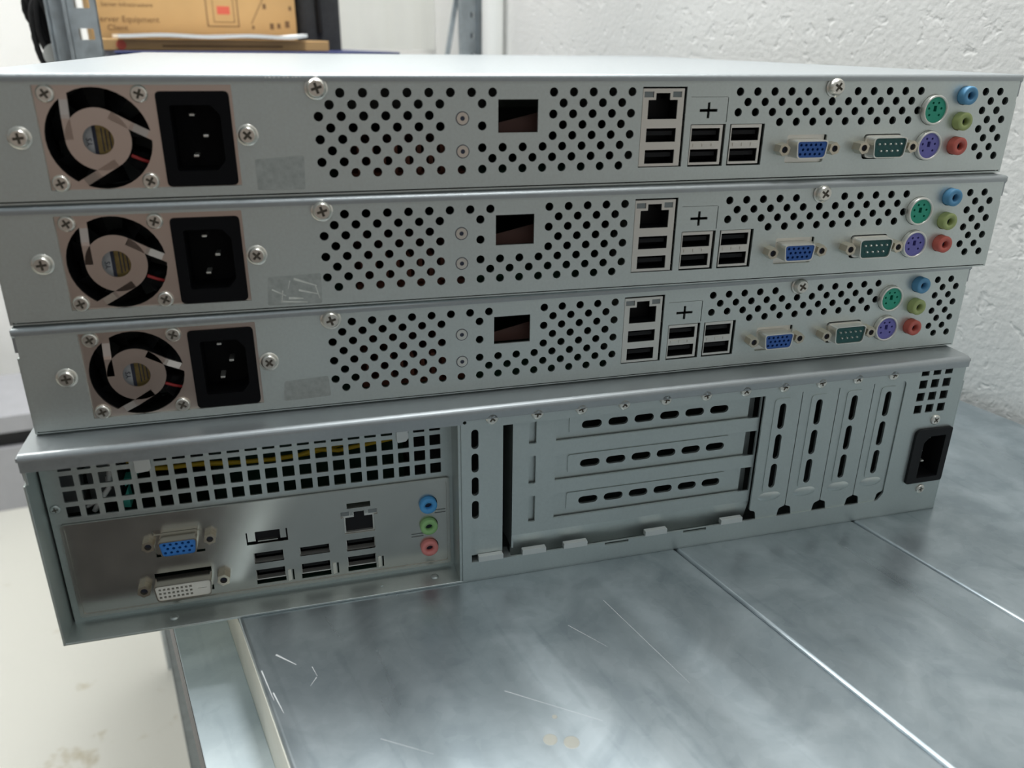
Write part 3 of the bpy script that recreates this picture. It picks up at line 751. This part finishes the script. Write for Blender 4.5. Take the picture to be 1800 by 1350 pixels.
b.build('stain', mat('pale_spot', (.30, .30, .265), .5, .45), sv, label='pale dried spots')
b = MB()
for (x0, y0, x1, y1, w) in ((67.4, -59.5, 73.2, -69, .85), (60.2, -66, 60.8, -84, .5), (61.5, -80, 62.5, -92, .5), (182, -99, 189.3, -118, .18), (78.4, -73, 78.8, -79, .25), (78.4, -79.5, 75, -83, .25), (140, -120, 165, -150, .15), (205, -92, 206, -150, .15), (90, -120, 104, -135, .12)):
    d = Vector((x1 - x0, y1 - y0)).normalized(); nx, ny = -d.y * w / 2, d.x * w / 2
    b.plate([[(x0 + nx, y0 + ny), (x0 - nx, y0 - ny), (x1 - nx * .3, y1 - ny * .3), (x1 + nx * .3, y1 + ny * .3)]], .01, .05, axis='z')
b.build('scratch', mat('bright_scratch', (.92, .93, .93), .35, .3), sv, label='bright scratches')

# ------------------------------------------------------------------ rack behind
rk = empty('storage_rack', T(0, 0, 0), TA)
tag(rk, 'perforated galvanised rack standing behind the servers, carrying the cartons', 'rack')
shelf_panel(rk, 79, 515, 535, 900)
def perforated(b, x0, x1, h0, h1, hh, zc, pitch, y0, y1, z0=-750.0, z1=900.0):
    """upright face with a column of square holes, from the floor up"""
    n0, n1 = -7, 23
    b.box(x0, x1, y0, y1, z0, zc + pitch * (n0 - .5)); b.box(x0, x1, y0, y1, zc + pitch * (n1 + .5), z1)
    for k in range(n0, n1 + 1):
        z = zc + pitch * k
        b.plate([rect(x0, x1, z - pitch / 2, z + pitch / 2), rrect(h0, h1, z - hh, z + hh, 1, 2)], y0, y1)
def upright_left():
    b = MB(); z0, z1 = FLOOR, 900
    perforated(b, 54, 77, 59.5, 71.5, 4.5, 206.5, 25.0, 515, 516.5)
    b.box(75.5, 77, 515, 545, z0, z1); b.box(49.5, 54, 512, 513.2, z0, z1); b.box(53, 54.2, 512, 516.5, z0, z1)
    b.box(49.5, 50.5, 512, 522, z0, z1); b.box(37, 49.5, 520, 521.5, z0, z1); b.box(37, 38.2, 512, 521, z0, z1); b.box(40.5, 42, 517, 521, z0, z1)
    return b.build('upright', 'upright', rk, label='left upright with wide square holes')
upright_left()
b = MB(); perforated(b, 524, 557, 541.5, 547.5, 3.2, 236, 25.4, 740, 741.5)
b.box(524, 525.5, 735, 741, FLOOR, 900); b.box(551, 552, 736, 741, FLOOR, 900); b.box(556, 557.5, 738, 765, FLOOR, 900)
b.cur = 1; b.plate([rect(538, 550, FLOOR, 900)], 752, 753)
b.build('upright', ['upright', 'ink'], rk, label='right upright with small square holes')
b = MB(); b.add([(494, 748, 150), (501, 748, 150), (558, 748, 420), (551, 748, 420), (494, 750, 150), (501, 750, 150), (558, 750, 420), (551, 750, 420)],
                [(0, 1, 2, 3), (4, 7, 6, 5), (0, 4, 5, 1), (1, 5, 6, 2), (2, 6, 7, 3), (3, 7, 4, 0)]); b.build('brace', 'upright', rk)
b = MB(); b.box(80, 515, 540, 542, -60, -35); b.box(80, 515, 895, 897, -60, -35); b.box(36, 77, 880, 882, FLOOR, 300); b.box(505, 520, 880, 898, FLOOR, -35); b.box(60, 85, 870, 898, FLOOR, -36); b.build('frame_rail', 'upright', rk)

def tbox(name, x0, x1, y0, y1, z0, z1, m, label, cat, bevel=2.0, rz=0.0):
    cx, cy = (x0 + x1) / 2, (y0 + y1) / 2
    e = empty(name, T(cx, cy, z0), TA + rz); tag(e, label, cat)
    return e, x1 - x0, y1 - y0, z1 - z0
# navy crate
e, w, d, h = tbox('plastic_crate', 98, 408, 665, 890, 0, 213, 'navy', 'navy blue crate on the back rack, under the cartons', 'crate')
b = MB(); b.box(-w / 2, w / 2, -d / 2, -d / 2 + 4, 0, h); b.box(-w / 2, w / 2, d / 2 - 4, d / 2, 0, h); b.box(-w / 2, -w / 2 + 4, -d / 2, d / 2, 0, h); b.box(w / 2 - 4, w / 2, -d / 2, d / 2, 0, h); b.box(-w / 2, w / 2, -d / 2, d / 2, 0, 4)
b.build('body', 'navy', e, bevel=1.5)
b = MB(); b.box(-w / 2 - 2, w / 2 + 2, -d / 2 - 2, d / 2 + 2, h, h + 3); b.build('lid', 'navy', e, bevel=1)
# flat carton
e, w, d, h = tbox('flat_carton', 86, 331, 690, 778, 216.3, 227.5, 'carton', 'low flat brown carton with red print, under white paper', 'box')
b = MB(); b.box(-w / 2, w / 2, -d / 2, d / 2, 0, h); b.build('body', 'carton', e, bevel=.8)
b = MB(); b.lathe(-w / 2 + 19, 5.4, [(5, -d / 2 - .1), (5, -d / 2)], 20); b.build('print', 'redprint', e, label='red round print')
b = MB(); b.box(-w / 2 + 60, -w / 2 + 190, -d / 2 - .1, -d / 2, 3.5, 5.5); b.build('lettering_strip', 'cartonprint', e)
# paper
b = MB(); n = 24; vs = []
for j in (0, 1):
    for i in range(n + 1):
        t = i / n; x = -105 + 200 * t; z = .4 + (1.5 * math.sin(t * 7) ** 2 + (4 * max(0, t - .9) * 10 * .5)) * (1 if j == 0 else .5)
        vs.append((x, -44 + 84 * j, z))
vs += [(x, y, z + 3.6) for x, y, z in vs]
k = 2 * (n + 1); fs = []
for i in range(n):
    fs += [(i, i + 1, n + 2 + i, n + 1 + i), (k + i, k + n + 1 + i, k + n + 2 + i, k + i + 1), (i, k + i, k + i + 1, i + 1), (n + 1 + i, n + 2 + i, k + n + 2 + i, k + n + 1 + i)]
fs += [(0, n + 1, k + n + 1, k), (n, k + n, k + 2 * n + 1, 2 * n + 1)]
b.add(vs, fs); o = b.build('paper_stack', 'paper'); o.location = Vector(T(208, 724, 228.3)) * MM; o.rotation_euler = (0, 0, TA); tag(o, 'thin stack of white paper lying on the low flat carton', 'paper')
# big carton
e, w, d, h = tbox('carton', 84, 321, 792, 885, 216, 370, 'carton', 'tall brown cardboard carton with printed text behind the servers', 'box')
b = MB(); b.box(-w / 2, w / 2, -d / 2, d / 2, 0, h); b.build('body', 'carton', e, bevel=1)
def ctext(s, size, x, z):
    return text_mesh(s, size, Matrix.Translation((x, -d / 2 - .2, z)) @ Matrix.Rotation(PI / 2, 4, 'X'), 'lettering', 'cartonprint', e)
ctext('Server Equipment', 9.5, -w / 2 + 6, 29.5); ctext('Client', 9, -w / 2 + 17, 20.5)
ctext('Server Infrastructure', 6.5, -w / 2 + 14, 46); ctext('Client', 6.5, -w / 2 + 22, 54)
b = MB(); fy = -d / 2
for (x0, x1, z0, z1) in ((22, 60, 26, 27.2), (22, 23.4, 26, 75), (58.6, 60, 26, 75), (30, 55, 31, 31.8), (30, 30.8, 31, 75), (54, 55, 31, 75)): b.box(x0 - 12, x1 - 12, fy - .15, fy, z0, z1)
for (x0, z0, q) in ((85, 24, 7), (94, 25, 6), (78, 47, 6), (63, 24, 4), (104, 26, 8), (110, 46, 5)): b.box(x0, x0 + q * .7, fy - .15, fy, z0, z0 + q)
b.add([(62, fy - .15, 30), (63.2, fy - .15, 30), (86, fy - .15, 70), (84.8, fy - .15, 70)], [(0, 1, 2, 3)])
b.build('print', 'cartonprint', e)
b = MB(); b.box(23, 38, fy - .2, fy, 40, 49); b.build('print', 'redprint', e, label='red printed panel')
# dark bag
e, w, d, h = tbox('equipment_bag', 327, 384, 800, 885, 216, 370, 'darkfabric', 'charcoal upright bag standing right of the tall carton', 'bag')
b = MB(); b.plate([rrect(-w / 2, w / 2, -d / 2, d / 2, 14, 5)], 0, h, axis='z'); b.build('body', 'darkfabric', e, bevel=4)
b = MB(); b.tube([(-3, -d / 2 - 3, 20), (-4, -d / 2 - 4, 80), (-3, -d / 2 - 3, 148)], 3.5); b.build('strap', 'black', e)
# curtain with its rail
n = 60; vs = []
for zz in (217.0, 1180.0):
    for i in range(n + 1):
        t = i / n; vs.append((392 + 170 * t, 912 + 3.5 * math.sin(t * 22) + 2.5 * math.sin(t * 9 + 1), zz))
fs = [(i, i + 1, n + 2 + i, n + 1 + i) for i in range(n)]
cr = empty('curtain', T(0, 0, 0), TA); tag(cr, 'pale white curtain in vertical folds left of the right upright', 'curtain')
b = MB(); b.add(vs, fs, True); b.build('fabric', 'curtain', cr)
b = MB(); b.tube([(385, 912, 1182), (565.9, 912, 1182)], 6); b.build('rail', 'pipe', cr)
# pipe against the wall
p = empty('wall_pipe', T(551, 694, FLOOR), TA); tag(p, 'white vertical pipe against the plaster wall right of the rack upright', 'pipe')
b = MB(); b.lathe(0, 0, [(14, 0), (14, 2300)], 32, axis='z'); b.build('tube', 'pipe', p)
b = MB(); b.box(10, 15.2, -17, 17, 1180, 1196); b.build('bracket', 'pipe', p)
# black cables on the left upright
cb = empty('cable_bundle', T(38, 530, 240), TA); tag(cb, 'tangled black cables hanging by the left perforated upright', 'cable')
b = MB()
for k in range(7):
    cx, cz, rx, rz = random.uniform(-6, 3), random.uniform(-12, 45), random.uniform(6, 13), random.uniform(14, 34)
    ph = random.uniform(0, 6)
    b.tube([(cx + rx * math.cos(t / 18 * 2 * PI + ph), 3 * k + 3 * math.sin(t / 9 * PI), cz + rz * math.sin(t / 18 * 2 * PI + ph)) for t in range(19)], random.uniform(2.2, 3.6), 7)
b.tube([(4, 10, -60), (-4, 10, 0), (2, 12, 60), (-5, 10, 130)], 4); b.tube([(10, 14, -70), (7, 12, 20), (9, 10, 140)], 4)
b.build('cable', 'blackmatte', cb)
b = MB(); b.lathe(1, -26, [(10, -6), (10, -2)], 28); b.build('white_plug', 'whitewire', cb, label='round white plug')
# grey case on the floor
e = empty('storage_case', T(-330, 1590, FLOOR), TA - math.radians(6)); tag(e, 'grey lidded case on the floor left of the shelf', 'case')
b = MB(); b.plate([rrect(-300, 300, 0, 260, 12, 4)], 0, 150, axis='z'); b.build('body', 'box_grey', e, bevel=6)
b = MB(); b.plate([rrect(-285, 285, 16, 245, 10, 4)], 150, 188, axis='z'); b.build('recess', 'blackmatte', e)
b = MB(); b.plate([rrect(-305, 305, -4, 264, 14, 4)], 188, 226, axis='z'); b.build('lid', 'box_grey', e, bevel=8)
b = MB(); b.box(20, 52, -.8, 0, 70, 100); b.build('emblem', 'bluemark', e, label='blue mark')

# ------------------------------------------------------------------ room
def struct(o): o['kind'] = 'structure'; return o
def place(o): o.rotation_euler = (0, 0, TA); return struct(o)
b = MB(); b.box(566, 680, -1500, 1990, FLOOR, 1750); place(b.build('wall_right', 'wall'))
b = MB(); b.box(-2700, 680, 1990, 2100, FLOOR, 1750); place(b.build('wall_back', 'wall'))
b = MB(); b.box(-2700, 680, -660, 2100, FLOOR - 60, FLOOR); place(b.build('floor', 'floor'))

# ------------------------------------------------------------------ light
def area(name, loc, target, sx, sy, power, color=(1, 1, 1)):
    l = bpy.data.lights.new(name, 'AREA'); l.shape = 'RECTANGLE'; l.size = sx * MM; l.size_y = sy * MM; l.energy = power; l.color = color
    o = bpy.data.objects.new(name, l); COL.objects.link(o); o.location = Vector(loc) * MM
    d = (Vector(target) - Vector(loc)).normalized(); o.rotation_euler = d.to_track_quat('-Z', 'Y').to_euler()
    return o
area('ceiling_lamp', T(380, 460, 1650), T(380, 500, 0), 300, 1400, 40, (.97, .99, 1))
area('room_lamp', T(-650, 700, 1600), T(-600, 700, FLOOR), 300, 900, 19, (1, .99, .96))
area('front_fill', T(150, -1150, 1500), T(450, 0, 150), 1200, 200, 2.2, (.97, .99, 1))  # added fill behind the camera, brightens front faces and right wall
area('back_fill', T(330, 1500, 1650), T(330, 1500, 0), 1200, 300, 6, (.98, .99, 1))  # added light that brightens the curtain from behind and the back wall
w = bpy.data.worlds.new('room'); SC.world = w; w.use_nodes = True
N = w.node_tree.nodes; L = w.node_tree.links; bg = N['Background']
tc = N.new('ShaderNodeTexCoord'); sx = N.new('ShaderNodeSeparateXYZ'); L.new(tc.outputs['Generated'], sx.inputs[0])
mr = N.new('ShaderNodeMapRange'); mr.inputs['From Min'].default_value = -1; mr.inputs['From Max'].default_value = 1; L.new(sx.outputs['Z'], mr.inputs['Value'])
ramp = N.new('ShaderNodeValToRGB'); ce = ramp.color_ramp.elements
ce[0].position = .35; ce[0].color = (.085, .082, .08, 1); ce[1].position = .95; ce[1].color = (.60, .68, .71, 1)
e1 = ce.new(.46); e1.color = (.66, .53, .45, 1); e2 = ce.new(.55); e2.color = (.41, .435, .445, 1)
L.new(mr.outputs['Result'], ramp.inputs['Fac']); L.new(ramp.outputs['Color'], bg.inputs['Color'])
bg.inputs['Strength'].default_value = .47

# ------------------------------------------------------------------ camera
F = 1430.969
cam = bpy.data.cameras.new('camera'); co = bpy.data.objects.new('camera', cam); COL.objects.link(co)
cam.sensor_width = 36; cam.lens = 36 * F / 1800; cam.clip_start = .01; cam.clip_end = 50
ax, ro, yz = math.radians(67.1437), math.radians(.6753), math.radians(-15.2097)
R3 = Matrix.Rotation(yz, 3, 'Z') @ Matrix.Rotation(ax, 3, 'X') @ Matrix.Rotation(ro, 3, 'Z')
mw = R3.to_4x4(); mw.translation = Vector((101.916, -318.637, 230.158)) * MM
co.matrix_world = mw
SC.camera = co
cam.dof.use_dof = True; cam.dof.focus_distance = .385; cam.dof.aperture_fstop = 11
vs_ = SC.view_settings
SC.display_settings.display_device = 'sRGB'
vs_.view_transform = 'Standard'; vs_.look = 'None'; vs_.exposure = 0.0; vs_.gamma = 1; vs_.use_curve_mapping = False
